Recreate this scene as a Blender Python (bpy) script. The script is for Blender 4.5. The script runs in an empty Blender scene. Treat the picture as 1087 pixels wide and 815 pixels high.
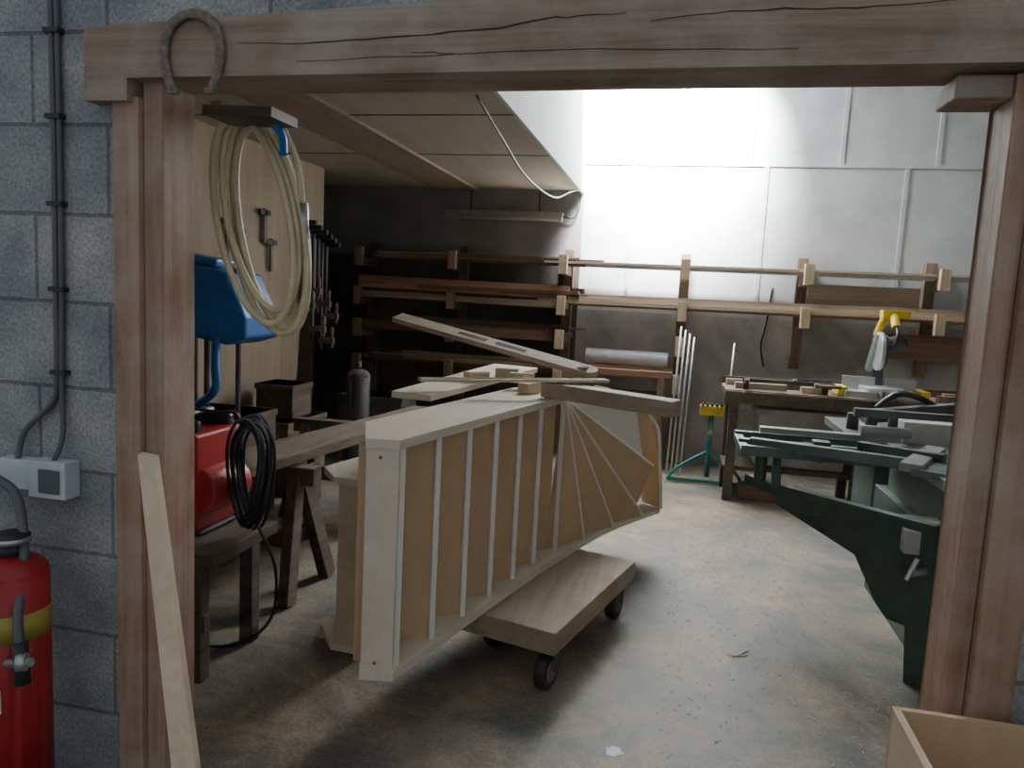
import bpy, bmesh, math, random
from mathutils import Matrix, Vector
random.seed(4)
V=Vector
# ---------------------------------------------------------------- camera
f=800.0; pitch=math.radians(6.7); roll=math.radians(2.9); yaw=math.radians(12)
fw=V((-math.sin(yaw)*math.cos(pitch), math.cos(yaw)*math.cos(pitch), -math.sin(pitch)))
rt0=V((math.cos(yaw),math.sin(yaw),0)); up0=rt0.cross(fw)
rt=rt0*math.cos(roll)+up0*math.sin(roll); up=up0*math.cos(roll)-rt0*math.sin(roll)
M=Matrix((rt,up,-fw)).transposed().to_4x4(); M.translation=V((0,0,1.55))
cam=bpy.data.objects.new('camera',bpy.data.cameras.new('camera')); bpy.context.collection.objects.link(cam)
cam.matrix_world=M; cam.data.sensor_width=36; cam.data.lens=36*f/1087; cam.data.clip_start=0.05
bpy.context.scene.camera=cam

# ---------------------------------------------------------------- materials
def newmat(name):
    m=bpy.data.materials.new(name); m.use_nodes=True
    nt=m.node_tree; return m,nt,nt.nodes['Principled BSDF']
def N(nt,t,**k):
    n=nt.nodes.new(t)
    for a,b in k.items(): setattr(n,a,b)
    return n
def plain(name,col,rough=.5,metal=0.0,var=.12,scale=12,bump=.0):
    m,nt,b=newmat(name)
    tc=N(nt,'ShaderNodeTexCoord'); no=N(nt,'ShaderNodeTexNoise'); no.inputs['Scale'].default_value=scale; no.inputs['Detail'].default_value=8; no.inputs['Roughness'].default_value=.6
    nt.links.new(tc.outputs['Object'],no.inputs['Vector'])
    r=N(nt,'ShaderNodeValToRGB'); r.color_ramp.elements[0].position=.33; r.color_ramp.elements[1].position=.67
    r.color_ramp.elements[0].color=tuple(c*(1-var) for c in col)+(1,); r.color_ramp.elements[1].color=tuple(min(1,c*(1+var)) for c in col)+(1,)
    nt.links.new(no.outputs['Fac'],r.inputs['Fac']); nt.links.new(r.outputs['Color'],b.inputs['Base Color'])
    b.inputs['Roughness'].default_value=rough; b.inputs['Metallic'].default_value=metal
    if bump:
        bp=N(nt,'ShaderNodeBump'); bp.inputs['Strength'].default_value=bump; bp.inputs['Distance'].default_value=.01
        nt.links.new(no.outputs['Fac'],bp.inputs['Height']); nt.links.new(bp.outputs['Normal'],b.inputs['Normal'])
    return m
def wood(name,c1,c2,axis='Z',scale=14,stretch=.06,rough=.7,bump=.15,dirt=0.0,dcol=(.42,.36,.30,1)):
    m,nt,b=newmat(name)
    tc=N(nt,'ShaderNodeTexCoord'); mp=N(nt,'ShaderNodeMapping')
    s=[1,1,1]; s['XYZ'.index(axis)]=stretch; mp.inputs['Scale'].default_value=s
    no=N(nt,'ShaderNodeTexNoise'); no.inputs['Scale'].default_value=scale; no.inputs['Detail'].default_value=8; no.inputs['Distortion'].default_value=1.2
    r=N(nt,'ShaderNodeValToRGB'); r.color_ramp.elements[0].position=.32; r.color_ramp.elements[1].position=.68
    r.color_ramp.elements[0].color=c1+(1,); r.color_ramp.elements[1].color=c2+(1,)
    nt.links.new(tc.outputs['Object'],mp.inputs['Vector']); nt.links.new(mp.outputs[0],no.inputs['Vector']); nt.links.new(no.outputs['Fac'],r.inputs['Fac'])
    out=r.outputs['Color']
    if dirt:
        n2=N(nt,'ShaderNodeTexNoise'); n2.inputs['Scale'].default_value=3.5; n2.inputs['Detail'].default_value=10; n2.inputs['Roughness'].default_value=.7
        nt.links.new(tc.outputs['Object'],n2.inputs['Vector'])
        r2=N(nt,'ShaderNodeValToRGB'); r2.color_ramp.elements[0].position=.42; r2.color_ramp.elements[1].position=.62
        r2.color_ramp.elements[0].color=(0,0,0,1); r2.color_ramp.elements[1].color=(dirt,dirt,dirt,1)
        nt.links.new(n2.outputs['Fac'],r2.inputs['Fac'])
        mx=N(nt,'ShaderNodeMixRGB'); mx.inputs['Color2'].default_value=dcol
        nt.links.new(r2.outputs['Color'],mx.inputs['Fac']); nt.links.new(out,mx.inputs['Color1']); out=mx.outputs['Color']
    nt.links.new(out,b.inputs['Base Color'])
    bp=N(nt,'ShaderNodeBump'); bp.inputs['Strength'].default_value=bump; bp.inputs['Distance'].default_value=.01
    nt.links.new(no.outputs['Fac'],bp.inputs['Height']); nt.links.new(bp.outputs['Normal'],b.inputs['Normal'])
    b.inputs['Roughness'].default_value=rough
    return m
def blocks():
    m,nt,b=newmat('concrete_block')
    tc=N(nt,'ShaderNodeTexCoord'); sp=N(nt,'ShaderNodeSeparateXYZ'); cb=N(nt,'ShaderNodeCombineXYZ')
    nt.links.new(tc.outputs['Object'],sp.inputs[0]); nt.links.new(sp.outputs['X'],cb.inputs['X']); nt.links.new(sp.outputs['Z'],cb.inputs['Y'])
    mp=N(nt,'ShaderNodeMapping'); mp.inputs['Location'].default_value=(.32,-1.70+.2275*8,0)
    nt.links.new(cb.outputs[0],mp.inputs['Vector'])
    br=N(nt,'ShaderNodeTexBrick'); br.inputs['Scale'].default_value=1; br.inputs['Brick Width'].default_value=.45; br.inputs['Row Height'].default_value=.2275
    br.inputs['Mortar Size'].default_value=.006; br.inputs['Mortar Smooth'].default_value=.4
    br.inputs['Color1'].default_value=(.27,.28,.285,1); br.inputs['Color2'].default_value=(.34,.345,.345,1); br.inputs['Mortar'].default_value=(.18,.185,.19,1)
    nt.links.new(mp.outputs[0],br.inputs['Vector'])
    no=N(nt,'ShaderNodeTexNoise'); no.inputs['Scale'].default_value=110; no.inputs['Detail'].default_value=5
    nt.links.new(tc.outputs['Object'],no.inputs['Vector'])
    n3=N(nt,'ShaderNodeTexNoise'); n3.inputs['Scale'].default_value=5; n3.inputs['Detail'].default_value=8; nt.links.new(tc.outputs['Object'],n3.inputs['Vector'])
    r=N(nt,'ShaderNodeValToRGB'); r.color_ramp.elements[0].position=.32; r.color_ramp.elements[0].color=(.68,.68,.68,1); r.color_ramp.elements[1].position=.66; r.color_ramp.elements[1].color=(1.12,1.12,1.12,1)
    nt.links.new(no.outputs['Fac'],r.inputs['Fac'])
    r3=N(nt,'ShaderNodeValToRGB'); r3.color_ramp.elements[0].position=.35; r3.color_ramp.elements[0].color=(.70,.72,.74,1); r3.color_ramp.elements[1].position=.7; r3.color_ramp.elements[1].color=(1.3,1.24,1.16,1)
    nt.links.new(n3.outputs['Fac'],r3.inputs['Fac'])
    m1=N(nt,'ShaderNodeMixRGB',blend_type='MULTIPLY'); m1.inputs[0].default_value=1; nt.links.new(br.outputs['Color'],m1.inputs[1]); nt.links.new(r.outputs[0],m1.inputs[2])
    m2=N(nt,'ShaderNodeMixRGB',blend_type='MULTIPLY'); m2.inputs[0].default_value=1; nt.links.new(m1.outputs[0],m2.inputs[1]); nt.links.new(r3.outputs[0],m2.inputs[2])
    nt.links.new(m2.outputs[0],b.inputs['Base Color']); b.inputs['Roughness'].default_value=.9
    ma=N(nt,'ShaderNodeMath',operation='MULTIPLY_ADD'); ma.inputs[1].default_value=-1.6; nt.links.new(br.outputs['Fac'],ma.inputs[0]); nt.links.new(no.outputs['Fac'],ma.inputs[2])
    bp=N(nt,'ShaderNodeBump'); bp.inputs['Strength'].default_value=.5; bp.inputs['Distance'].default_value=.007
    nt.links.new(ma.outputs[0],bp.inputs['Height']); nt.links.new(bp.outputs['Normal'],b.inputs['Normal'])
    return m
def floor_mat():
    m,nt,b=newmat('dusty_concrete_floor')
    tc=N(nt,'ShaderNodeTexCoord')
    n1=N(nt,'ShaderNodeTexNoise'); n1.inputs['Scale'].default_value=1.4; n1.inputs['Detail'].default_value=15; n1.inputs['Roughness'].default_value=.76; n1.inputs['Distortion'].default_value=.5
    n2=N(nt,'ShaderNodeTexNoise'); n2.inputs['Scale'].default_value=70; n2.inputs['Detail'].default_value=6; n2.inputs['Roughness'].default_value=.7
    n4=N(nt,'ShaderNodeTexNoise'); n4.inputs['Scale'].default_value=3.2; n4.inputs['Detail'].default_value=8; n4.inputs['Roughness'].default_value=.65; n4.inputs['Distortion'].default_value=1.0
    for n in (n1,n2,n4): nt.links.new(tc.outputs['Object'],n.inputs['Vector'])
    r=N(nt,'ShaderNodeValToRGB'); e=r.color_ramp.elements; e[0].position=.38; e[0].color=(.115,.11,.10,1); e[1].position=.62; e[1].color=(.41,.325,.225,1)
    x=e.new(.46); x.color=(.18,.17,.145,1); x=e.new(.54); x.color=(.275,.235,.18,1)
    nt.links.new(n1.outputs['Fac'],r.inputs['Fac'])
    r2=N(nt,'ShaderNodeValToRGB'); r2.color_ramp.elements[0].position=.34; r2.color_ramp.elements[0].color=(.62,.62,.62,1); r2.color_ramp.elements[1].position=.6; r2.color_ramp.elements[1].color=(1.1,1.1,1.1,1)
    nt.links.new(n2.outputs['Fac'],r2.inputs['Fac'])
    r4=N(nt,'ShaderNodeValToRGB'); r4.color_ramp.elements[0].position=.36; r4.color_ramp.elements[0].color=(.70,.71,.71,1); r4.color_ramp.elements[1].position=.52; r4.color_ramp.elements[1].color=(1.08,1.05,1.0,1)
    nt.links.new(n4.outputs['Fac'],r4.inputs['Fac'])
    mx=N(nt,'ShaderNodeMixRGB',blend_type='MULTIPLY'); mx.inputs[0].default_value=1; nt.links.new(r.outputs[0],mx.inputs[1]); nt.links.new(r2.outputs[0],mx.inputs[2])
    my=N(nt,'ShaderNodeMixRGB',blend_type='MULTIPLY'); my.inputs[0].default_value=1; nt.links.new(mx.outputs[0],my.inputs[1]); nt.links.new(r4.outputs[0],my.inputs[2])
    nt.links.new(my.outputs[0],b.inputs['Base Color']); b.inputs['Roughness'].default_value=.62
    bp=N(nt,'ShaderNodeBump'); bp.inputs['Strength'].default_value=.15; bp.inputs['Distance'].default_value=.01
    nt.links.new(n1.outputs['Fac'],bp.inputs['Height']); nt.links.new(bp.outputs['Normal'],b.inputs['Normal'])
    return m
m_block=blocks(); m_floor=floor_mat()
m_white=plain('whitewashed_board',(.54,.565,.565),.6,var=.16,scale=2.2)
m_lower=plain('grimy_render',(.46,.44,.41),.85,var=.3,scale=3,bump=.2)
m_shadewall=plain('shaded_wall_board',(.22,.22,.215),.8,var=.2,scale=2)  # wall tone for the left side, with its shade put into the colour
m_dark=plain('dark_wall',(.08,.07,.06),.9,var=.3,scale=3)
m_ceil=wood('ceiling_ply',(.39,.34,.28),(.46,.41,.34),'Y',5,.2)
m_ceilb=wood('ceiling_board',(.24,.17,.12),(.31,.23,.17),'Y',9,.1)
m_plywall=wood('ply_wall',(.36,.28,.195),(.45,.355,.255),'Z',6,.15)
m_post=wood('post_wood',(.21,.105,.06),(.37,.21,.13),'Z',22,.05,dirt=.5,bump=.35)
m_beam=wood('beam_wood',(.18,.115,.08),(.33,.24,.17),'X',20,.05,dirt=.55,bump=.5)
m_crack=plain('crack',(.04,.028,.02),.9)
m_mdf=wood('mdf',(.52,.345,.195),(.57,.39,.23),'Z',9,.3,bump=.03)
m_pine=wood('pale_pine',(.56,.42,.27),(.66,.53,.37),'Y',16,.07)
m_string=wood('primed_string',(.63,.54,.42),(.69,.605,.485),'Y',12,.1,bump=.04)
m_edge=plain('pale_edge',(.76,.72,.65),.6,var=.04)
m_board=wood('worn_board',(.23,.16,.10),(.35,.255,.175),'Y',16,.08,dirt=.4)
m_board_x=wood('worn_board_x',(.26,.185,.12),(.38,.285,.20),'X',16,.08,dirt=.4)
m_old=wood('old_timber',(.055,.038,.026),(.11,.078,.052),'Y',18,.08)
m_weather=wood('weathered_plank',(.085,.06,.04),(.17,.12,.085),'Y',18,.08,dirt=.15)
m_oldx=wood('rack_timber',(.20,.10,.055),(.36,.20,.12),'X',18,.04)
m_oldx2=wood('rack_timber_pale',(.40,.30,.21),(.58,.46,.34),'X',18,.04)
m_oldd=wood('rack_timber_shaded',(.09,.05,.03),(.19,.11,.07),'X',18,.04)  # rack timber darkened for the left racks: shade put into the colour
m_oldd2=wood('rack_timber_pale_shaded',(.17,.12,.085),(.28,.21,.15),'X',18,.04)  # pale rack timber toned down, left-side shade put into the colour
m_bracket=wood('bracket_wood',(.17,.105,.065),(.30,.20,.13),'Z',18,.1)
m_bracketd=wood('bracket_wood_shaded',(.09,.06,.04),(.17,.12,.08),'Z',18,.1)  # bracket wood with the left-side shade painted into its colour
m_block_w=wood('block_end',(.47,.35,.22),(.60,.47,.32),'Z',18,.1)
m_steel=plain('steel',(.42,.44,.45),.4,.8)
m_alu=plain('aluminium',(.62,.63,.63),.35,.6)
m_dullst=plain('dull_machined_top',(.26,.27,.265),.45,.5)
m_iron=plain('cast_iron',(.08,.08,.08),.6,.4)
m_rust=plain('rusty_iron',(.20,.155,.125),.75,.2,var=.4,scale=60,bump=.3)
m_green=plain('dark_green_enamel',(.032,.058,.045),.5,var=.3)
m_green2=plain('grey_green_metal',(.10,.135,.125),.45,.3)
m_teal=plain('teal_paint',(.02,.22,.20),.4)
m_yellow=plain('yellow_plastic',(.75,.55,.03),.45)
m_black=plain('black_rubber',(.02,.02,.022),.5)
m_cable=plain('grey_cable',(.09,.095,.10),.5)
m_grey=plain('grey_plastic',(.50,.53,.54),.45)
m_cylg=plain('dull_cylinder_paint',(.045,.043,.04),.7)
m_blue=plain('blue_plastic',(.01,.13,.42),.4)
m_red=plain('red_paint',(.36,.018,.018),.4)
m_redx=plain('extinguisher_red',(.33,.012,.014),.45)
m_label=plain('label_white',(.75,.74,.70),.5)
m_labely=plain('label_yellow',(.36,.28,.05),.5)
m_hose=plain('cream_hose',(.58,.49,.30),.45)
m_cream=plain('cream_enamel',(.42,.41,.37),.45)
m_tube=plain('tube_fixture',(.26,.25,.24),.5)

# ---------------------------------------------------------------- builder
class B:
    def __init__(s,name): s.name=name; s.bm=bmesh.new(); s.mats=[]
    def mi(s,m):
        if m not in s.mats: s.mats.append(m)
        return s.mats.index(m)
    def faces(s,vs,fs,m,smooth=False):
        k=s.mi(m); bv=[s.bm.verts.new(v) for v in vs]
        for f_ in fs:
            try:
                fc=s.bm.faces.new([bv[i] for i in f_]); fc.material_index=k; fc.smooth=smooth and len(f_)==4
            except ValueError: pass
        return s
    def box(s,lo,hi,m):
        x0,y0,z0=lo; x1,y1,z1=hi
        vs=[(x0,y0,z0),(x1,y0,z0),(x1,y1,z0),(x0,y1,z0),(x0,y0,z1),(x1,y0,z1),(x1,y1,z1),(x0,y1,z1)]
        return s.faces(vs,[(0,3,2,1),(4,5,6,7),(0,1,5,4),(1,2,6,5),(2,3,7,6),(3,0,4,7)],m)
    def bar(s,p,q,w,h,m,upv=(0,0,1)):
        p=V(p);q=V(q);d=(q-p).normalized();u=V(upv)
        if abs(d.dot(u))>.98:u=V((0,1,0))
        sd=d.cross(u).normalized();u2=sd.cross(d).normalized()
        vs=[]
        for c in (p,q):
            for a,b_ in((-1,-1),(1,-1),(1,1),(-1,1)): vs.append(c+sd*a*w/2+u2*b_*h/2)
        return s.faces(vs,[(3,2,1,0),(4,5,6,7),(0,1,5,4),(1,2,6,5),(2,3,7,6),(3,0,4,7)],m)
    def prism(s,pts,vec,m):
        pts=[V(p) for p in pts]; n=len(pts); v=V(vec)
        vs=pts+[p+v for p in pts]
        return s.faces(vs,[tuple(range(n))[::-1],tuple(range(n,2*n))]+[(i,(i+1)%n,n+(i+1)%n,n+i) for i in range(n)],m)
    def cyl(s,p,q,r,m,r2=None,seg=20):
        p=V(p);q=V(q);r2=r if r2 is None else r2;d=(q-p).normalized();u=V((0,0,1)) if abs(d.z)<.9 else V((1,0,0))
        a=d.cross(u).normalized();b_=d.cross(a).normalized()
        vs=[p+(a*math.cos(t)+b_*math.sin(t))*r for t in [2*math.pi*i/seg for i in range(seg)]]+[q+(a*math.cos(t)+b_*math.sin(t))*r2 for t in [2*math.pi*i/seg for i in range(seg)]]
        return s.faces(vs,[tuple(range(seg)),tuple(range(seg,2*seg))[::-1]]+[(i,seg+i,seg+(i+1)%seg,(i+1)%seg) for i in range(seg)],m,True)
    def tube(s,pts,r,m,sub=6,seg=8,closed=False,flat=1.0):
        pts=[V(p) for p in pts]; n=len(pts); out=[]
        rng=n if closed else n-1
        for i in range(rng):
            if closed: a,b_,c,d=pts[i-1],pts[i],pts[(i+1)%n],pts[(i+2)%n]
            else: a,b_,c,d=pts[max(i-1,0)],pts[i],pts[i+1],pts[min(i+2,n-1)]
            for k in range(sub):
                t=k/sub; out.append(.5*((2*b_)+(c-a)*t+(2*a-5*b_+4*c-d)*t*t+(3*b_-a-3*c+d)*t**3))
        if not closed: out.append(pts[-1])
        L=len(out); vs=[]; prev=None
        for i,p in enumerate(out):
            d=((out[(i+1)%L] if (closed or i<L-1) else p)-(out[i-1] if (closed or i>0) else p)).normalized()
            if prev is None: prev=V((0,0,1)) if abs(d.z)<.9 else V((1,0,0))
            a=(prev-d*prev.dot(d)).normalized(); prev=a; b_=d.cross(a)
            for j in range(seg):
                t=2*math.pi*j/seg; vs.append(p+(a*math.cos(t)+b_*math.sin(t)*flat)*r)
        fs=[(i*seg+j,i*seg+(j+1)%seg,((i+1)%L)*seg+(j+1)%seg,((i+1)%L)*seg+j) for i in range(L if closed else L-1) for j in range(seg)]
        if not closed: fs+=[tuple(range(seg))[::-1],tuple(range((L-1)*seg,L*seg))]
        return s.faces(vs,fs,m,True)
    def ball(s,c,r,m,n=14):
        r=V(r) if hasattr(r,'__len__') else V((r,r,r)); c=V(c); vs=[];h=n//2
        for i in range(h+1):
            for j in range(n):
                a=math.pi*i/h;b_=2*math.pi*j/n
                vs.append(c+V((r.x*math.sin(a)*math.cos(b_),r.y*math.sin(a)*math.sin(b_),r.z*math.cos(a))))
        return s.faces(vs,[(i*n+j,(i+1)*n+j,(i+1)*n+(j+1)%n,i*n+(j+1)%n) for i in range(h) for j in range(n)],m,True)
    def done(s,bevel=.002):
        me=bpy.data.meshes.new(s.name); bmesh.ops.remove_doubles(s.bm,verts=s.bm.verts,dist=1e-6)
        bmesh.ops.recalc_face_normals(s.bm,faces=s.bm.faces); s.bm.to_mesh(me); s.bm.free()
        for m in s.mats: me.materials.append(m)
        o=bpy.data.objects.new(s.name,me); bpy.context.collection.objects.link(o)
        if bevel:
            md=o.modifiers.new('bevel','BEVEL'); md.width=bevel; md.segments=2; md.limit_method='ANGLE'; md.angle_limit=math.radians(50)
        return o

# ---------------------------------------------------------------- shell
YF0,YF1=1.71,1.83; YB=7.5; XL,XR=-3.2,4.0; ZR=3.95; XM=-.97; ZM=2.6
B('floor').box((-6,-3,-.1),(6,8,0),m_floor).done(0)
B('wall_front_left').box((-6,YF0,0),(-1.412,YF1,ZR),m_block).done(0)
B('wall_front_right').box((.748,YF0,0),(6,YF1,ZR),m_block).done(0)
B('wall_front_upper').box((-1.412,YF0,2.12),(.748,YF1,ZR),m_block).done(0)
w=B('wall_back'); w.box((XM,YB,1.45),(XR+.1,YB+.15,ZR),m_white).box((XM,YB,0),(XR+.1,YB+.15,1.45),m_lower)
w.box((-5,YB,1.9),(XM,YB+.15,ZR),m_shadewall).box((-5,YB,0),(XM,YB+.15,1.9),m_dark).done(0)  # left part of the wall: shade painted in as darker base colours
w=B('wall_left')
w.prism([(XL,YF1,0),(XL,5.3,0),(XL,6.0,.75),(XL,6.05,1.2),(XL,6.45,1.5),(XL,6.45,2.6),(XL,YF1,2.6)],(-.05,0,0),m_plywall).done(0)
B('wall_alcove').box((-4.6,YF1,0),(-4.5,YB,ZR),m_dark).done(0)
B('wall_right').box((XR,YF1,0),(XR+.12,YB,ZR),m_lower).done(0)
sx0,sx1,sy0,sy1=-.93,.25,6.3,7.4
r=B('ceiling'); r.box((-4.6,YF0,ZR),(sx0,YB+.15,ZR+.08),m_white).box((sx1,YF0,ZR),(XR+.12,YB+.15,ZR+.08),m_white)
r.box((sx0,YF0,ZR),(sx1,sy0,ZR+.08),m_white).box((sx0,sy1,ZR),(sx1,YB+.15,ZR+.08),m_white).done(0)
r=B('window_rooflight')
for a,b_ in (((sx0,sy0),(sx1,sy0)),((sx0,sy1),(sx1,sy1)),((sx0,sy0),(sx0,sy1)),((sx1,sy0),(sx1,sy1)),(((sx0+sx1)/2,sy0),((sx0+sx1)/2,sy1))):
    r.bar((a[0],a[1],ZR+.04),(b_[0],b_[1],ZR+.04),.06,.1,m_white)
r.done(0)
w=B('ceiling_mezzanine')
w.box((-4.5,YF1,ZM),(XM-.02,YB,ZM+.05),m_ceil)
w.box((XM-.02,YF1,ZM-.03),(XM,YB,ZR),m_white)
for y in (3.2,4.45,5.7): w.box((-4.5,y,ZM-.004),(XM-.02,y+.008,ZM),m_crack)
w.box((-2.5,2.4,ZM-.02),(-2.05,YB,ZM),m_ceilb)
w.box((-3.1,2.6,ZM-.12),(-1.9,2.75,ZM-.1),m_pine)
w.done(0)
t=B('trim_panel_strips')
t.box((XM,YB-.012,2.85),(XR,YB,2.88),m_white)
for x in (-.25,.56,1.36,2.16,2.96): t.box((x-.018,YB-.012,2.88),(x+.018,YB,ZR),m_white)
for x in (-.5,.72,1.92,3.1): t.box((x-.018,YB-.012,1.45),(x+.018,YB,2.85),m_white)
t.done(.001)

# ---------------------------------------------------------------- door frame
p=B('door_post_left'); p.box((-1.41,YF0-.03,0),(-1.335,YF1,1.99),m_post).box((-1.335,YF0-.012,0),(-1.28,YF1+.0,2.03),m_post).done(.004)
p=B('door_post_right'); p.box((.615,YF0-.01,0),(.66,YF1,2.03),m_post).box((.66,YF0-.03,0),(.745,YF1,2.03),m_post)
p.box((.51,YF0,1.985),(.615,YF1,2.03),m_beam).done(.004)
b=B('door_lintel_beam')
b.prism([(-1.47,YF0-.05,1.975),(-1.35,YF0-.05,1.975),(-1.35,YF0-.05,2.028),(.95,YF0-.05,2.040),(.95,YF0-.05,2.25),(.2,YF0-.05,2.22),(-.5,YF0-.05,2.185),(-1.47,YF0-.05,2.15)],(0,.16,0),m_beam)
def crack(pts,wd):
    n_=6; fine=[]
    for i in range(len(pts)-1):
        for k in range(n_):
            t_=k/n_; fine.append((pts[i][0]*(1-t_)+pts[i+1][0]*t_,pts[i][1]*(1-t_)+pts[i+1][1]*t_+random.uniform(-.002,.002)))
    fine.append(pts[-1]); L=len(fine)
    pts2=[(x,YF0-.0515,z) for x,z in fine]+[(x,YF0-.0515,z+wd*math.sin(math.pi*(L-1-i)/(L-1))*(.4+.6*random.random())+.0004) for i,(x,z) in enumerate(reversed(fine))]
    b.prism(pts2,(0,.003,0),m_crack)
crack([(-1.05,2.105),(-.85,2.098),(-.6,2.112),(-.45,2.118),(-.3,2.14),(-.15,2.147)],.004)
crack([(-.62,2.075),(-.52,2.072)],.002)
crack([(-.1,2.13),(.1,2.145),(.3,2.142),(.55,2.16)],.003)
crack([(-.9,2.06),(-.3,2.075),(.2,2.07)],.0015)
b.done(.006)

h=B('horseshoe'); cx,cz=-1.165,2.085
prof=[(.050,-.092),(.066,-.055),(.074,-.015),(.072,.025),(.055,.060),(.030,.078),(0,.084)]
full=prof+[(-a_,b_) for a_,b_ in reversed(prof[:-1])]
h.tube([(cx+a_,YF0-.058,cz+b_) for a_,b_ in full],.0125,m_rust,sub=3,seg=8,flat=.6)
for sg in (-1,1): h.box((cx+sg*.048-.012,YF0-.066,cz-.098),(cx+sg*.048+.012,YF0-.051,cz-.085),m_rust)
h.done(0)

h=B('hose_coil')
cx,cy,cz=-1.185,1.95,1.72
loops=[(.112,.285,0,0,0),(.105,.265,.01,.03,.02),(.115,.30,.02,-.02,.035),(.10,.29,.03,-.03,.05),(.108,.28,.015,.01,.065)]
path=[]
for li,(rx,rz,ox,oz,oy) in enumerate(loops):
    for k in range(12):
        a=math.pi/2+2*math.pi*k/12
        sh=-.07*math.sin(a)
        path.append((cx+ox+rx*math.cos(a)+sh*.8,cy+oy+.012*k/12,cz+oz*.6+rz*math.sin(a)))
h.tube(path,.010,m_hose,sub=4,seg=8)
h.tube([(-1.12,1.98,2.0),(-1.08,2.0,1.90),(-1.06,2.0,1.80),(-1.055,2.0,1.72)],.009,m_hose)
h.cyl((-1.055,2.0,1.78),(-1.05,2.0,1.68),.014,m_steel)
h.tube([(-1.12,1.93,2.0),(-1.09,1.94,1.95),(-1.08,1.93,1.90)],.011,m_blue)
h.bar((-1.26,1.9,1.995),(-1.06,1.9,1.99),.14,.025,m_old)
h.bar((-1.24,1.86,2.01),(-1.24,1.99,2.01),.03,.03,m_rust)
h.done(0)

# ---------------------------------------------------------------- left front items
s=B('wall_socket')
s.box((-1.765,YF0-.05,.965),(-1.66,YF0-.001,1.045),m_grey).box((-1.66,YF0-.055,.95),(-1.545,YF0-.001,1.05),m_grey)
s.box((-1.625,YF0-.06,.965),(-1.56,YF0-.055,1.03),m_cable)
s.done(.005)
c=B('power_cable')
c.tube([(-1.60,YF0-.012,2.3),(-1.597,YF0-.012,1.9),(-1.60,YF0-.012,1.5),(-1.603,YF0-.012,1.27),(-1.62,YF0-.012,1.2),(-1.70,YF0-.02,1.12),(-1.715,YF0-.03,1.045)],.008,m_cable)
c.tube([(-1.583,YF0-.012,2.3),(-1.58,YF0-.012,1.9),(-1.583,YF0-.012,1.5),(-1.588,YF0-.012,1.25),(-1.58,YF0-.02,1.12),(-1.60,YF0-.03,1.05)],.007,m_cable)
for z in (2.15,1.94,1.72,1.5,1.28): c.box((-1.615,YF0-.024,z),(-1.57,YF0-.001,z+.012),m_black)
c.done(0)
e=B('fire_extinguisher'); ex,ey=-1.62,1.56
e.cyl((ex,ey,.20),(ex,ey,.78),.084,m_redx,seg=32).ball((ex,ey,.78),(.084,.084,.05),m_redx,24).ball((ex,ey,.20),(.084,.084,.02),m_redx,24)
e.cyl((ex,ey,.62),(ex,ey,.69),.0850,m_labely,seg=32)
e.prism([(ex+.0,ey-.086,.44),(ex+.035,ey-.083,.44),(ex+.035,ey-.083,.50),(ex+.0,ey-.086,.50)],(0,.006,0),m_label)
e.cyl((ex,ey,.82),(ex,ey,.86),.03,m_black).cyl((ex,ey,.86),(ex,ey,.875),.045,m_steel).ball((ex,ey,.875),(.045,.045,.015),m_black)
e.tube([(ex-.12,1.6,1.02),(ex-.03,1.6,.98),(ex+.015,1.58,.90),(ex+.045,1.55,.80),(ex+.075,1.50,.70),(ex+.10,1.48,.62)],.012,m_cable)
e.cyl((ex+.10,1.48,.64),(ex+.115,1.47,.54),.018,m_black).cyl((ex+.06,1.48,.58),(ex+.14,1.47,.60),.011,m_steel).cyl((ex+.11,1.46,.60),(ex+.13,1.47,.60),.022,m_steel)
e.box((ex-.1,ey-.1,.16),(ex+.1,ey+.1,.18),m_iron)
for xx in (-.09,.09):
    for yy in (-.09,.09): e.box((ex+xx-.01,ey+yy-.01,0),(ex+xx+.01,ey+yy+.01,.16),m_iron)
e.done(0)
l=B('leaning_plank')
l.prism([(-1.325,1.655,1.095),(-1.275,1.655,1.09),(-.83,1.30,0),(-.905,1.30,0)],(0,.02,.006),m_pine).done(.002)
c=B('plywood_crate')
x0,x1,y0,y1,zt=.495,1.15,1.08,1.62,.745
c.box((x0,y1-.015,0),(x1,y1,zt),m_mdf).box((x0,y0,0),(x0+.015,y1-.015,zt),m_pine).box((x1-.015,y0,0),(x1,y1-.015,zt),m_mdf)
c.box((x0+.015,y0,0),(x1-.015,y0+.015,zt),m_mdf).box((x0+.015,y0+.015,.3),(x1-.015,y1-.015,.32),m_mdf).done(.001)

# ---------------------------------------------------------------- staircase on trolley
sd=V((.226,.974,0)).normalized(); ld=V((-.974,.226,0)).normalized()
R0=V((-.829,2.235,0)); zb,zt=.27,1.078; th=.032
def SP(s_,d_,z=0): return R0+sd*s_+ld*d_+V((0,0,z))
st=B('winder_staircase')
top=[(-1.054,2.485),(-.932,2.20),(-.824,2.222),(-.501,3.611),(-.56,3.80),(-.68,3.96),(-.797,3.783)]
st.prism([(x,y,zt-th) for x,y in top],(0,0,th),m_string)
def cr(ps,sub=6):
    o=[];n=len(ps)
    for i in range(n-1):
        a,b_,c,d=[V(ps[j]) for j in (max(i-1,0),i,i+1,min(i+2,n-1))]
        for k in range(sub):
            t_=k/sub;o.append(.5*((2*b_)+(c-a)*t_+(2*a-5*b_+4*c-d)*t_*t_+(3*b_-a-3*c+d)*t_**3))
    o.append(V(ps[-1]));return o
outer=cr([(-.824,2.222,zb),(-.66,2.88,zb),(-.484,3.507,zb),(-.27,4.12,zb),(-.012,4.60,zb)])
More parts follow.
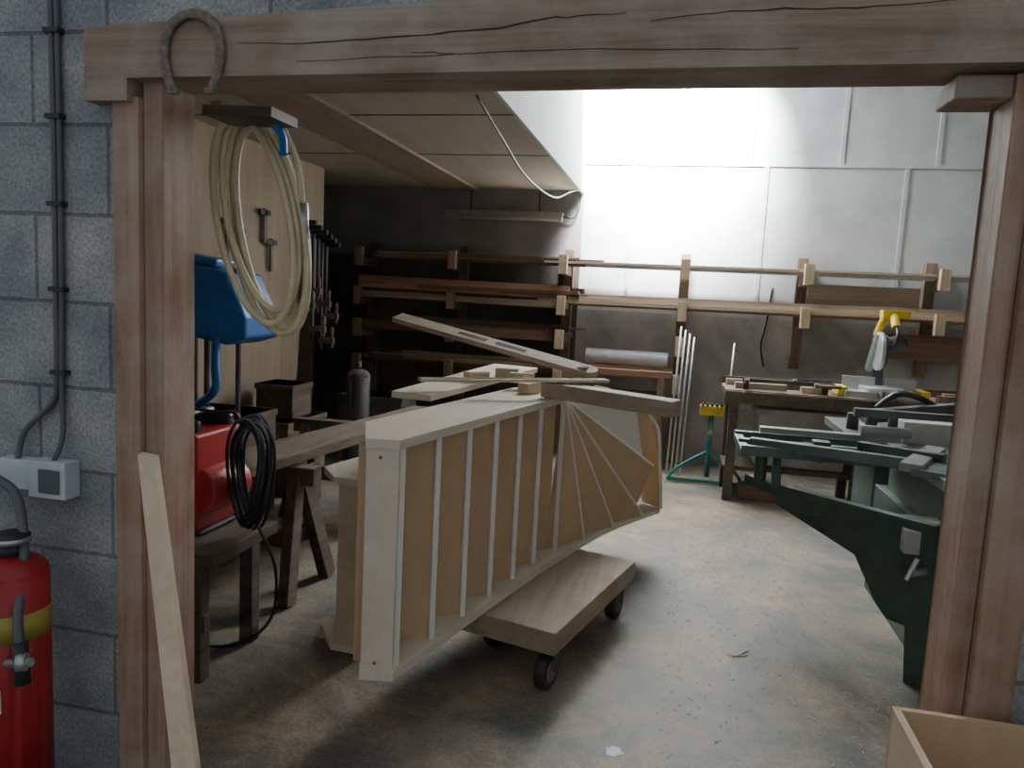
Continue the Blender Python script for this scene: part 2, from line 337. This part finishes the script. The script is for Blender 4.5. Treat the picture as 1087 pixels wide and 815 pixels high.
inner=cr([(-1.054,2.485,zb),(-.93,3.0,zb),(-.76,3.60,zb),(-.55,4.22,zb),(-.25,4.74,zb)])
n=len(outer)
st.faces([p for p in outer]+[p for p in inner]+[p+V((0,0,th)) for p in outer]+[p+V((0,0,th)) for p in inner],
  [(i,i+1,n+i+1,n+i) for i in range(n-1)]+[(2*n+i,3*n+i,3*n+i+1,2*n+i+1) for i in range(n-1)]+
  [(i,2*n+i,2*n+i+1,i+1) for i in range(n-1)]+[(n+i,n+i+1,3*n+i+1,3*n+i) for i in range(n-1)]+[(0,n,3*n,2*n),(n-1,3*n-1,4*n-1,2*n-1)],m_string)
st.prism([(-.932,2.2,zb),(-.824,2.222,zb),(-1.054,2.485,zb)],(0,0,th),m_string)
st.prism([(-.930,2.205,zb+th),(-.828,2.226,zb+th),(-.834,2.254,zb+th),(-.936,2.233,zb+th)],(0,0,zt-zb-2*th),m_string)
for z in (zb+.06,zt-.06):
    st.cyl((-.885,2.214,z),(-.884,2.210,z),.006,m_rust,seg=10)
npz=6; pch=.228; a_=.10; dep=.12; z0=zb+th; hh=zt-zb-2*th
def slab(p,q,thk,m,ext=0.0):
    p=V(p);q=V(q);d=(q-p).normalized();nn=V((d.y,-d.x,0))
    p=p-d*ext
    st.prism([p,q,q+nn*thk,p+nn*thk],(0,0,hh),m)
slab(SP(0.0,.155,z0),SP(.035,.035,z0),.012,m_mdf)
for k in range(npz):
    O=SP(.045+k*pch,.04,z0); I=SP(.045+k*pch+a_,.04+dep,z0); O2=SP(.045+(k+1)*pch,.04,z0)
    slab(O,I,.020,m_edge,ext=.034)
    slab(I,O2,.012,m_mdf)
Nw=V((-.505,3.60,zt-th))
Q=[V((-.505,3.60,z0)),V((-.40,3.84,z0)),V((-.27,4.12,z0)),V((-.12,4.40,z0)),V((-.08,4.50,.58)),V((-.20,4.42,.92)),V((-.40,4.22,zt-.05))]
for i in range(len(Q)-1):
    a0=Nw+V((.0,.012*i,0))
    p1=a0; p2=Q[i]+ld*.06; p3=Q[i+1]
    nrm=(p2-p1).cross(p3-p1).normalized()*.012
    st.prism([p1,p2,p3],nrm,m_mdf if i not in (4,) else m_edge)  # one winder panel paler: the light falling on it is painted in
    st.bar(Q[i],a0,.035 if i else .018,.014,m_edge,upv=sd)
st.bar(Q[-1],Nw,.03,.02,m_edge,upv=sd)
st.prism([(-.02,4.60,zb+th),(-.085,4.60,.84),(-.35,4.31,zt-.03),(-.45,4.42,zt-.03),(-.2,4.70,.84),(-.13,4.72,zb+th)],(.012,.012,0),m_mdf)
st.tube([(-.008,4.595,zb+th),(-.03,4.6,.55),(-.085,4.60,.84),(-.35,4.31,zt-.03)],.010,m_edge,seg=6)
st.bar(Nw-V((0,0,hh))+ld*.22,Nw+ld*.22,.05,.05,m_pine)
st.done(.0015)

d=B('dolly_trolley')
FR=V((-.109,3.69,0)); NR=V((-.364,2.75,0)); dd=(FR-NR).normalized(); dl=V((-dd.y,dd.x,0))
wd=.46
c4=[NR,FR,FR+dl*wd,NR+dl*wd]
d.prism([c+V((0,0,.175)) for c in c4],(0,0,.093),m_board)
for along in (.07,.86):
    for side in (.06,wd-.05):
        c=NR+dd*(along+(.22 if side>.2 and along<.5 else 0))+dl*side; R_=.076
        d.cyl(c-dl*.022+V((0,0,R_)),c+dl*.022+V((0,0,R_)),R_,m_black,seg=28)
        d.cyl(c-dl*.028+V((0,0,R_)),c+dl*.028+V((0,0,R_)),.042,m_rust,seg=20)
        d.cyl(c-dl*.036+V((0,0,R_)),c+dl*.036+V((0,0,R_)),.012,m_steel,seg=12)
        for sg in (-1,1): d.bar(c+dl*.034*sg+V((0,0,.07)),c+dl*.034*sg+dd*.03+V((0,0,.17)),.006,.04,m_iron,upv=dd)
        d.bar(c-dl*.045+dd*.03+V((0,0,.169)),c+dl*.045+dd*.03+V((0,0,.169)),.08,.01,m_iron)
d.done(.006)

t=B('slotted_handrail_board')
A=V((-1.62,4.25,1.385));Bp=V((-.43,3.92,1.175))
t.bar(A,Bp,.10,.03,m_board_x,upv=(0,-.3,1))
dr=(Bp-A).normalized(); sdv=dr.cross(V((0,-.3,1))).normalized(); upn=sdv.cross(dr)
for a1,a2 in ((.35,.5),(.55,.7)):
    L=(Bp-A).length; t.bar(A+dr*L*a1+upn*.0155,A+dr*L*a2+upn*.0155,.035,.003,m_crack,upv=(0,-.3,1))
t.cyl(Bp-upn*.015,Bp+upn*.015,.05,m_board_x).bar(Bp,Bp-dr*.14+V((0,.0,-.04)),.06,.05,m_board_x)
t.done(.003)
t=B('loose_batten')
t.bar((-1.09,3.154,1.160),(-.305,3.62,1.166),.062,.014,m_pine).bar((-1.09,3.154,1.168),(-.35,3.594,1.174),.02,.004,m_old).done(.001)
t=B('newel_offcut')
t.bar((-.58,3.52,1.118),(.03,3.30,1.10),.11,.07,m_board_x).done(.004)
t=B('packing_block')
for x,y,z,a in ((-.80,3.72,1.137,.3),(-.70,3.55,1.106,1.2),(-.92,3.9,1.137,.1),(-1.0,3.6,1.137,.8)):
    t.bar((x,y,z),(x+.12*math.cos(a),y+.12*math.sin(a),z),.06,.05,m_block_w)
t.done(.002)
t=B('primed_board')
t.prism([(-1.19,3.08,1.082),(-1.0,3.05,1.082),(-.82,4.6,1.082),(-1.12,4.7,1.082)],(0,0,.028),m_string)
t.done(.002)
s2=B('staircase_flight')
R2=V((-1.20,2.80,0))
def S2(s_,d_,z=0): return R2+sd*s_+ld*d_+V((0,0,z))
for z in (.03,.745): s2.prism([S2(0,0,z),S2(1.5,0,z),S2(1.5,.27,z),S2(.1,.27,z),S2(-.02,.12,z)],(0,0,.03),m_string)
for k in range(6):
    O=S2(.1+k*.22,.04,.06); I=S2(.1+k*.22+.09,.15,.06); O2=S2(.1+(k+1)*.22,.04,.06)
    for p_,q_,mm,tk in ((O,I,m_edge,.02),(I,O2,m_mdf,.012)):
        dq=(q_-p_).normalized(); nn=V((dq.y,-dq.x,0))*tk
        s2.prism([p_,q_,q_+nn,p_+nn],(0,0,.685),mm)
s2.prism([S2(.0,.0,.06),S2(.0,.11,.06),S2(.03,.11,.06),S2(.03,0,.06)],(0,0,.685),m_pine)
s2.box((-1.45,2.95,0),(-.95,3.1,.03),m_pine)
s2.done(.0015)

# ---------------------------------------------------------------- left workshop side
b=B('plank_workbench')
b.prism([(-1.86,2.95,.66),(-1.56,5.2,.66),(-1.84,5.22,.66),(-2.12,3.0,.66)],(0,0,.05),m_weather)
b.prism([(-2.16,3.3,.60),(-1.9,5.2,.60),(-2.05,5.2,.60),(-2.34,3.3,.60)],(0,0,.04),m_old)
for y in (3.42,4.7):
    b.bar((-2.5,y,.60),(-1.70,y,.60),.09,.09,m_old)
    for x,sx in ((-1.8,.06),(-2.4,-.06)):
        b.bar((x,y-.03,.6),(x+sx,y-.22,0),.09,.055,m_old,upv=(1,0,0)); b.bar((x,y+.03,.6),(x+sx,y+.22,0),.09,.055,m_old,upv=(1,0,0))
        b.bar((x,y-.12,.28),(x,y+.12,.28),.03,.08,m_old)
    b.bar((-2.42,y-.11,.3),(-1.76,y-.11,.3),.03,.09,m_old)
b.done(.003)
b=B('low_stool_bench')
b.box((-2.35,2.42,.48),(-1.62,2.90,.53),m_old)
for x in (-2.28,-1.72):
    for y in (2.48,2.84): b.bar((x,y,.5),(x,y,0),.06,.06,m_old)
b.box((-2.3,2.46,.2),(-1.68,2.5,.27),m_old).done(.003)
g=B('red_generator')
g.box((-2.06,2.55,.56),(-1.78,2.86,.95),m_red).cyl((-1.80,2.58,.72),(-1.78,2.82,.72),.09,m_red).box((-2.0,2.58,.95),(-1.8,2.62,1.0),m_black).box((-2.0,2.8,.95),(-1.8,2.84,1.0),m_black)
g.bar((-1.9,2.6,1.01),(-1.9,2.83,1.01),.04,.025,m_black)
for x in (-2.02,-1.8): g.box((x-.02,2.58,.532),(x+.02,2.83,.56),m_black)
g.done(.02)
c=B('extension_cable')
for k in range(11):
    rr=.11+.025*random.random(); cx=-1.63+.04*random.random(); cz=.77+.04*random.random(); cy=2.60+k*.012
    c.tube([(cx+rr*.5*math.cos(t_),cy+.02*math.sin(t_*2),cz+rr*1.6*math.sin(t_)) for t_ in [2*math.pi*i/10 for i in range(10)]],.007,m_black,closed=True,sub=4,seg=6)
c.tube([(-1.64,2.66,.97),(-1.70,2.68,1.03),(-1.8,2.7,1.02),(-1.9,2.7,1.03)],.008,m_black)
c.tube([(-1.60,2.66,.62),(-1.52,2.7,.4),(-1.60,2.8,.12),(-1.75,2.75,.01),(-2.0,2.7,.01)],.007,m_black)
c.done(0)
x=B('dust_extractor')
x.prism([(-2.80,3.6,1.28),(-2.34,3.6,1.21),(-2.22,3.6,1.25),(-2.22,3.6,1.36),(-2.34,3.6,1.60),(-2.80,3.6,1.66)],(0,.35,0),m_blue)
x.bar((-2.44,3.77,1.64),(-2.76,3.77,1.68),.2,.05,m_blue)
x.tube([(-2.38,3.58,1.25),(-2.33,3.5,1.1),(-2.32,3.48,.98),(-2.45,3.5,.88),(-2.6,3.6,.8)],.022,m_blue)
for xx in (-2.74,-2.46):
    for yy in (3.62,3.92): x.bar((xx,yy,1.24),(xx,yy,0),.03,.03,m_iron)
x.done(.03)
k=B('clamp_rack')
k.box((XL+.003,5.85,1.96),(XL+.03,6.42,2.02),m_bracket)
for i,(y,l_) in enumerate(((5.92,.8),(6.03,.65),(6.13,.95),(6.22,.7),(6.3,1.0),(6.38,.75))):
    zt_=2.1-.03*i
    k.bar((XL+.07,y,zt_),(XL+.07,y,zt_-l_),.02,.035,m_iron).bar((XL+.05,y,zt_-.03),(XL+.2,y,zt_-.03),.04,.04,m_iron).bar((XL+.05,y,zt_+.08-l_),(XL+.2,y,zt_+.08-l_),.04,.05,m_rust)
    k.cyl((XL+.18,y,zt_+.02-l_),(XL+.18,y,zt_+.2-l_),.016,m_rust)
for y,z in ((4.9,2.0),(5.05,1.95),(5.4,2.12),(5.5,1.9)):
    k.bar((XL+.03,y,z),(XL+.03,y,z-.26),.02,.04,m_rust).bar((XL+.03,y-.07,z-.03),(XL+.03,y+.07,z-.03),.02,.04,m_iron)
k.done(.001)
k=B('storage_clutter')
for (x,y,z0_,sx,sy,sz,mm) in ((-2.88,4.35,0,.5,.6,.7,m_old),(-2.9,5.2,0,.45,.6,.55,m_weather),(-2.9,5.25,.55,.3,.3,.25,m_old),(-3.9,6.7,0,.7,.6,1.9,m_old),(-2.6,6.4,0,.6,.4,.6,m_dark),(-1.9,6.5,0,.5,.5,.45,m_weather)):
    k.box((x-sx/2,y-sy/2,z0_),(x+sx/2,y+sy/2,z0_+sz),mm); k.box((x-sx/2-.01,y-sy/2-.01,z0_+sz-.04),(x+sx/2+.01,y+sy/2+.01,z0_+sz),mm)
k.done(.004)
k=B('gas_cylinder'); k.cyl((-2.60,5.95,0),(-2.60,5.95,.80),.10,m_cylg,seg=24).ball((-2.60,5.95,.80),(.10,.10,.07),m_cylg,20).cyl((-2.60,5.95,.84),(-2.60,5.95,.92),.025,m_iron).done(0)

k=B('fluorescent_batten_light')
k.box((-2.36,YB-.07,2.33),(-1.16,YB-.003,2.38),m_tube).cyl((-2.33,YB-.085,2.31),(-1.19,YB-.085,2.31),.022,m_tube)
for xx in (-2.36,-1.19): k.box((xx,YB-.10,2.285),(xx+.03,YB-.02,2.335),m_tube)
for xx in (-2.1,-1.4): k.cyl((xx,YB-.035,2.38),(xx,YB-.035,ZM-.001),.008,m_iron,seg=8)
k.done(.003)
k=B('ceiling_cable')
k.tube([(-1.12,4.0,2.59),(-1.12,4.6,2.50),(-1.1,5.3,2.38),(-1.05,6.2,2.36),(-1.02,6.9,2.5),(-1.0,7.4,2.58),(-1.0,7.46,2.45),(-1.05,7.46,2.33),(-1.16,7.46,2.34)],.007,m_black).done(0)

# ---------------------------------------------------------------- timber racks
rk=B('timber_rack')
for x in (-3.1,-2.14,-1.065,.046,1.1,2.18,3.2):
    mb=m_bracketd if x<-1.5 else m_bracket; me_=m_bracket if x<-1.5 else m_block_w  # left brackets and ends use darker wood as painted shade
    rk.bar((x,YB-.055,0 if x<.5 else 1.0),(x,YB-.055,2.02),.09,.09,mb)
    levels=(1.80,1.42) if x>.5 else (1.80,1.42,1.10,.75)
    for z in levels:
        rk.bar((x,YB-.01,z),(x,YB-.48,z+.02),.06,.09,mb)
        rk.box((x-.04,YB-.50,z-.03),(x+.04,YB-.44,z+.15),me_)
rk.done(.003)
tb=B('stacked_timber')
def stack(xa,xb,z,count,mats_,tmax=.05,y0=YB-.40,y1=YB-.14,wmax=.12,hmax=.045):
    for i in range(count):
        a=xa+random.uniform(0,.5); c_=xb-random.uniform(0,.6); y=random.uniform(y0,y1); zz=z+random.uniform(0,tmax)
        tb.bar((a,y,zz+.02),(c_,y+random.uniform(-.03,.03),zz+.02+random.uniform(-.01,.02)),random.uniform(.05,wmax),random.uniform(.018,hmax),random.choice(mats_))
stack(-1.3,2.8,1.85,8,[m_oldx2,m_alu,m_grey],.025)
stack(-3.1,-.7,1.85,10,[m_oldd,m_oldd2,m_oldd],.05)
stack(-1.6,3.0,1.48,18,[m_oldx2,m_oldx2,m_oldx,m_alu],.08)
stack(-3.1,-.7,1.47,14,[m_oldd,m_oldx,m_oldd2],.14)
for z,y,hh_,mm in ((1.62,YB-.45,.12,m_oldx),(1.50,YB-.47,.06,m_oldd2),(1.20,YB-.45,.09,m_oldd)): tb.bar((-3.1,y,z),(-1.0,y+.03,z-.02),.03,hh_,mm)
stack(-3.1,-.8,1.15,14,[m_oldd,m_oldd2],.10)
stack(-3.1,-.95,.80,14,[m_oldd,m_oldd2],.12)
tb.box((1.15,YB-.13,1.50),(2.1,YB-.11,1.79),m_oldx2)
tb.box((1.75,YB-.13,1.15),(2.6,YB-.11,1.38),m_oldx)
tb.done(.002)
rd=B('leaning_rods')
for i,x in enumerate((.03,.07,.11,.15,.5)):
    rd.cyl((x+.02,YB-.55,1.35-.03*i),(x-.02,YB-.6,0),.009,m_alu,seg=8)
rd.done(0)
fs=B('rolled_sheet'); fs.cyl((-.82,YB-.3,1.02),(-.05,YB-.32,1.02),.07,m_grey,seg=24)
fs.box((-.9,YB-.48,.86),(0,YB-.11,.92),m_oldx); fs.box((-.85,YB-.45,.6),(-.1,YB-.11,.7),m_oldx2)
fs.box((-.85,YB-.4,.35),(-.2,YB-.11,.5),m_grey)
for xx in (-.8,-.1): fs.box((xx-.03,YB-.48,0),(xx+.03,YB-.42,.86),m_bracket)
fs.done(.003)
cb=B('wall_cable'); cb.tube([(.86,YB-.012,1.75),(.83,YB-.012,1.4),(.80,YB-.012,1.2),(.84,YB-.012,1.0)],.008,m_black).done(0)

# ---------------------------------------------------------------- bench + mitre saw
b=B('mitre_saw_bench')
b.box((.42,6.15,.85),(3.3,6.7,.90),m_weather)
b.box((.42,6.13,.79),(3.3,6.15,.89),m_old)
for x in (.5,1.45,2.3,3.1):
    for y in (6.2,6.65): b.bar((x,y,.86),(x,y,0),.07,.07,m_old)
b.box((.45,6.2,.25),(3.2,6.65,.28),m_old)
b.box((.42,6.68,.90),(3.3,6.7,.96),m_oldd)
b.done(.003)
b=B('grey_storage_box'); b.box((.70,6.3,.285),(1.38,6.6,.72),m_cream).box((.68,6.28,.70),(1.40,6.62,.75),m_cream).box((.98,6.285,.45),(1.18,6.3,.49),m_black).done(.01)
b=B('bench_offcuts')
for x,y,z,l_,mm in ((.50,6.3,.925,.4,m_oldx2),(.75,6.45,.925,.3,m_oldd2),(1.0,6.25,.925,.2,m_block_w),(.45,6.55,.925,.25,m_board),(2.0,6.3,.925,.3,m_bracket),(2.1,6.5,.925,.4,m_oldd2)):
    b.bar((x,y,z),(x+l_,y+.03,z),.06,.05,mm)
for x,y,z,sx,sy,sz,mm in ((1.55,6.3,.28,.3,.25,.2,m_bracket),(1.9,6.3,.28,.35,.3,.35,m_iron),(2.35,6.35,.28,.3,.2,.45,m_board),(1.6,6.35,.0,.6,.2,.12,m_oldx2),(2.3,6.3,0,.5,.25,.2,m_iron),(.6,6.3,0,.5,.2,.1,m_oldx)):
    b.box((x,y,z),(x+sx,y+sy,z+sz),mm)
b.done(.003)
k=B('bar_clamp')
for x,y,l_ in ((.55,6.22,.7),(.95,6.5,.55)):
    k.bar((x,y,.975),(x+l_,y+.05,.975),.02,.03,m_iron).bar((x+.03,y-.07,.97),(x+.03,y+.05,.97),.035,.03,m_rust).bar((x+l_*.8,y-.03,.97),(x+l_*.8,y+.1,.97),.035,.03,m_rust)
    k.cyl((x+l_*.8,y-.02,.97),(x+l_*1.05,y-.02,.97),.015,m_oldd2)
k.box((.56,6.2,.905),(.60,6.3,.96),m_iron).box((1.15,6.2,.905),(1.19,6.3,.96),m_iron)
k.done(.001)
s=B('mitre_saw'); X,Y,Z=1.60,6.38,.90
s.box((X-.28,Y-.16,Z),(X+.28,Y+.14,Z+.05),m_alu).cyl((X,Y-.05,Z+.04),(X,Y-.05,Z+.085),.16,m_alu,seg=28).box((X-.05,Y-.30,Z+.02),(X+.05,Y-.1,Z+.07),m_iron)
s.box((X-.27,Y+.03,Z+.06),(X-.03,Y+.06,Z+.15),m_alu).box((X+.05,Y+.03,Z+.06),(X+.27,Y+.06,Z+.15),m_alu)
s.box((X-.33,Y-.14,Z+.005),(X-.26,Y+.1,Z+.075),m_yellow).box((X+.26,Y-.14,Z+.005),(X+.33,Y+.1,Z+.075),m_yellow)
s.bar((X,Y+.12,Z+.05),(X,Y+.18,Z+.46),.08,.08,m_iron)
s.bar((X-.06,Y+.14,Z+.2),(X-.04,Y,Z+.5),.05,.06,m_steel)
s.cyl((X-.05,Y-.02,Z+.36),(X-.02,Y-.02,Z+.36),.15,m_alu,seg=32).cyl((X-.02,Y-.02,Z+.36),(X+.01,Y-.02,Z+.36),.13,m_iron,seg=32)
s.cyl((X,Y,Z+.40),(X+.13,Y,Z+.44),.06,m_iron,seg=20).cyl((X+.13,Y,Z+.44),(X+.16,Y,Z+.445),.05,m_black)
s.tube([(X-.02,Y+.16,Z+.48),(X,Y+.04,Z+.62),(X+.02,Y-.1,Z+.63),(X+.02,Y-.2,Z+.55)],.032,m_yellow)
s.box((X-.06,Y-.12,Z+.62),(X+.14,Y-.02,Z+.68),m_yellow)
s.tube([(X+.03,Y-.2,Z+.56),(X+.03,Y-.25,Z+.48),(X+.03,Y-.17,Z+.42)],.016,m_black)
s.done(.004)

s=B('roller_stand'); X,Y=.36,6.75
s.cyl((X,Y,.05),(X,Y,.6),.022,m_teal).cyl((X,Y,.4),(X,Y,.64),.015,m_steel)
for a in ((-.34,-.12),(.30,-.12),(0,.25)): s.tube([(X,Y,.28),(X+a[0]*.75,Y+a[1]*.75,.13),(X+a[0],Y+a[1],.02)],.016,m_teal)
s.bar((X-.34,Y-.12,.03),(X+.30,Y-.12,.03),.03,.03,m_teal)
s.box((X-.1,Y-.05,.60),(X+.1,Y+.05,.68),m_yellow)
for i in range(5): s.cyl((X-.08+i*.04,Y-.055,.69),(X-.08+i*.04,Y+.055,.69),.012,m_black,seg=10)
s.cyl((X,Y-.04,.45),(X,Y+.04,.45),.02,m_yellow).done(0)

s=B('wooden_sawhorse')
for x0_,x1_ in ((1.50,1.40),(1.68,1.8)):
    for y0_,y1_ in ((5.72,5.62),(5.92,6.02)): s.bar((x0_,y0_,.56),(x1_,y1_,0),.05,.05,m_bracket)
s.box((1.45,5.65,.55),(1.75,6.0,.60),m_bracket).bar((1.45,5.67,.25),(1.75,5.67,.25),.03,.06,m_bracket).done(.003)

# ---------------------------------------------------------------- green panel saw
s=B('panel_saw')
e0=V((.60,3.88,0)); ad=V((.70,-.714,0)).normalized(); an=V((ad.y,-ad.x,0))
def AP(a,z,o=0): return e0+ad*a+V((0,0,z))-an*o
s.prism([AP(-.02,.685),AP(.76,.70),AP(.80,.62),AP(.80,.0),AP(.70,.0),AP(.68,.24),AP(.60,.24),AP(.54,.29),AP(.42,.47),AP(-.02,.585)],an*.05,m_green)
s.bar(AP(-.25,.66),AP(-.0,.64),.05,.05,m_green)
s.box((1.16,3.32,.0),(1.95,4.5,.60),m_green)
s.box((1.0,3.34,.56),(1.26,3.62,.66),m_cream)
s.box((1.15,3.35,.82),(1.95,4.6,.87),m_dullst)
s.box((1.2,3.45,.6),(1.9,4.4,.82),m_green)
for y in (3.95,4.15,4.4): s.bar((.37,y,.83),(1.4,y,.83),.045,.05,m_green2)
for x in (.39,.75,1.15): s.bar((x,3.93,.82),(x,4.42,.82),.045,.04,m_green2)
s.bar((.42,4.02,.86),(1.36,3.72,.86),.05,.05,m_green2)
s.bar((.5,4.36,.88),(1.4,4.36,.88),.07,.03,m_dullst)
s.bar((.55,3.98,.8),(.55,3.90,.65),.04,.04,m_green)
s.cyl((.48,4.0,.66),(.48,4.0,.83),.03,m_green)
s.box((1.22,4.3,.87),(1.9,4.42,.99),m_cream).cyl((1.0,4.28,.93),(1.25,4.28,.93),.03,m_dullst)
s.bar((1.05,3.55,.885),(1.32,4.1,.885),.09,.04,m_dullst)
s.bar((1.12,3.50,.87),(1.3,3.9,.87),.16,.03,m_green2)
s.bar((.95,4.05,.88),(1.25,3.75,.90),.04,.05,m_iron).box((.72,3.96,.855),(.80,4.04,.90),m_iron)
s.cyl((1.02,3.28,.5),(1.08,3.32,.5),.018,m_steel).cyl((1.0,3.27,.47),(1.04,3.29,.56),.01,m_alu)
s.done(.003)
s=B('spindle_moulder')
s.box((1.25,4.9,0),(1.95,5.4,.78),m_green2).box((1.05,4.8,.78),(2.1,5.5,.83),m_iron)
for i in range(5): s.cyl((1.12+i*.12,5.0+.05*(i%2),.83),(1.12+i*.12,5.0+.05*(i%2),.93),.035,m_iron)
s.bar((1.1,4.9,.95),(1.7,4.9,.95),.05,.05,m_iron).bar((1.2,5.1,.9),(1.8,5.2,.98),.08,.08,m_iron)
s.tube([(1.3,5.2,.95),(1.4,5.15,1.05),(1.55,5.2,1.03),(1.7,5.2,.95)],.02,m_black)
s.done(.003)
s=B('wood_shavings')
for i in range(600):
    x=random.uniform(.03,.95); y=random.uniform(2.0,6.0); a=random.random()*6.28; l_=random.uniform(.003,.012)
    s.bar((x,y,.003),(x+l_*math.cos(a),y+l_*math.sin(a),.004),.005,.002,m_pine)
for (x,y,a) in ((.35,3.35,.4),(.38,3.37,.9),(.33,3.36,.1)): s.bar((x,y,.004),(x+.08*math.cos(a),y+.08*math.sin(a),.004),.005,.003,m_pine)
s.done(0)
s=B('paint_splash')
pp=[]
for i in range(22):
    a=2*math.pi*i/22; rr=.03*(.6+.7*random.random()); pp.append((-.10+rr*math.cos(a),2.48+rr*math.sin(a),.0005))
s.prism(pp,(0,0,.001),m_grey).done(0)

# ---------------------------------------------------------------- light
wld=bpy.data.worlds.new('world'); bpy.context.scene.world=wld; wld.use_nodes=True
wld.node_tree.nodes['Background'].inputs[0].default_value=(.80,.90,1,1); wld.node_tree.nodes['Background'].inputs[1].default_value=.55
def area(name,loc,rot,sx,sy,pw,col,spread=180):
    l=bpy.data.lights.new(name,'AREA'); l.shape='RECTANGLE'; l.size=sx; l.size_y=sy; l.energy=pw; l.color=col; l.spread=math.radians(spread)
    o=bpy.data.objects.new(name,l); o.location=loc; o.rotation_euler=rot; bpy.context.collection.objects.link(o); return o
area('rooflight_daylight',((sx0+sx1)/2,(sy0+sy1)/2,ZR-.03),(math.radians(12),0,0),1.05,.9,140,(.93,.96,1))
area('rooflight_sun_glow',((sx0+sx1)/2+.10,6.75,ZR-.02),(math.radians(54),0,0),.8,.5,1700,(.98,.99,1),80)
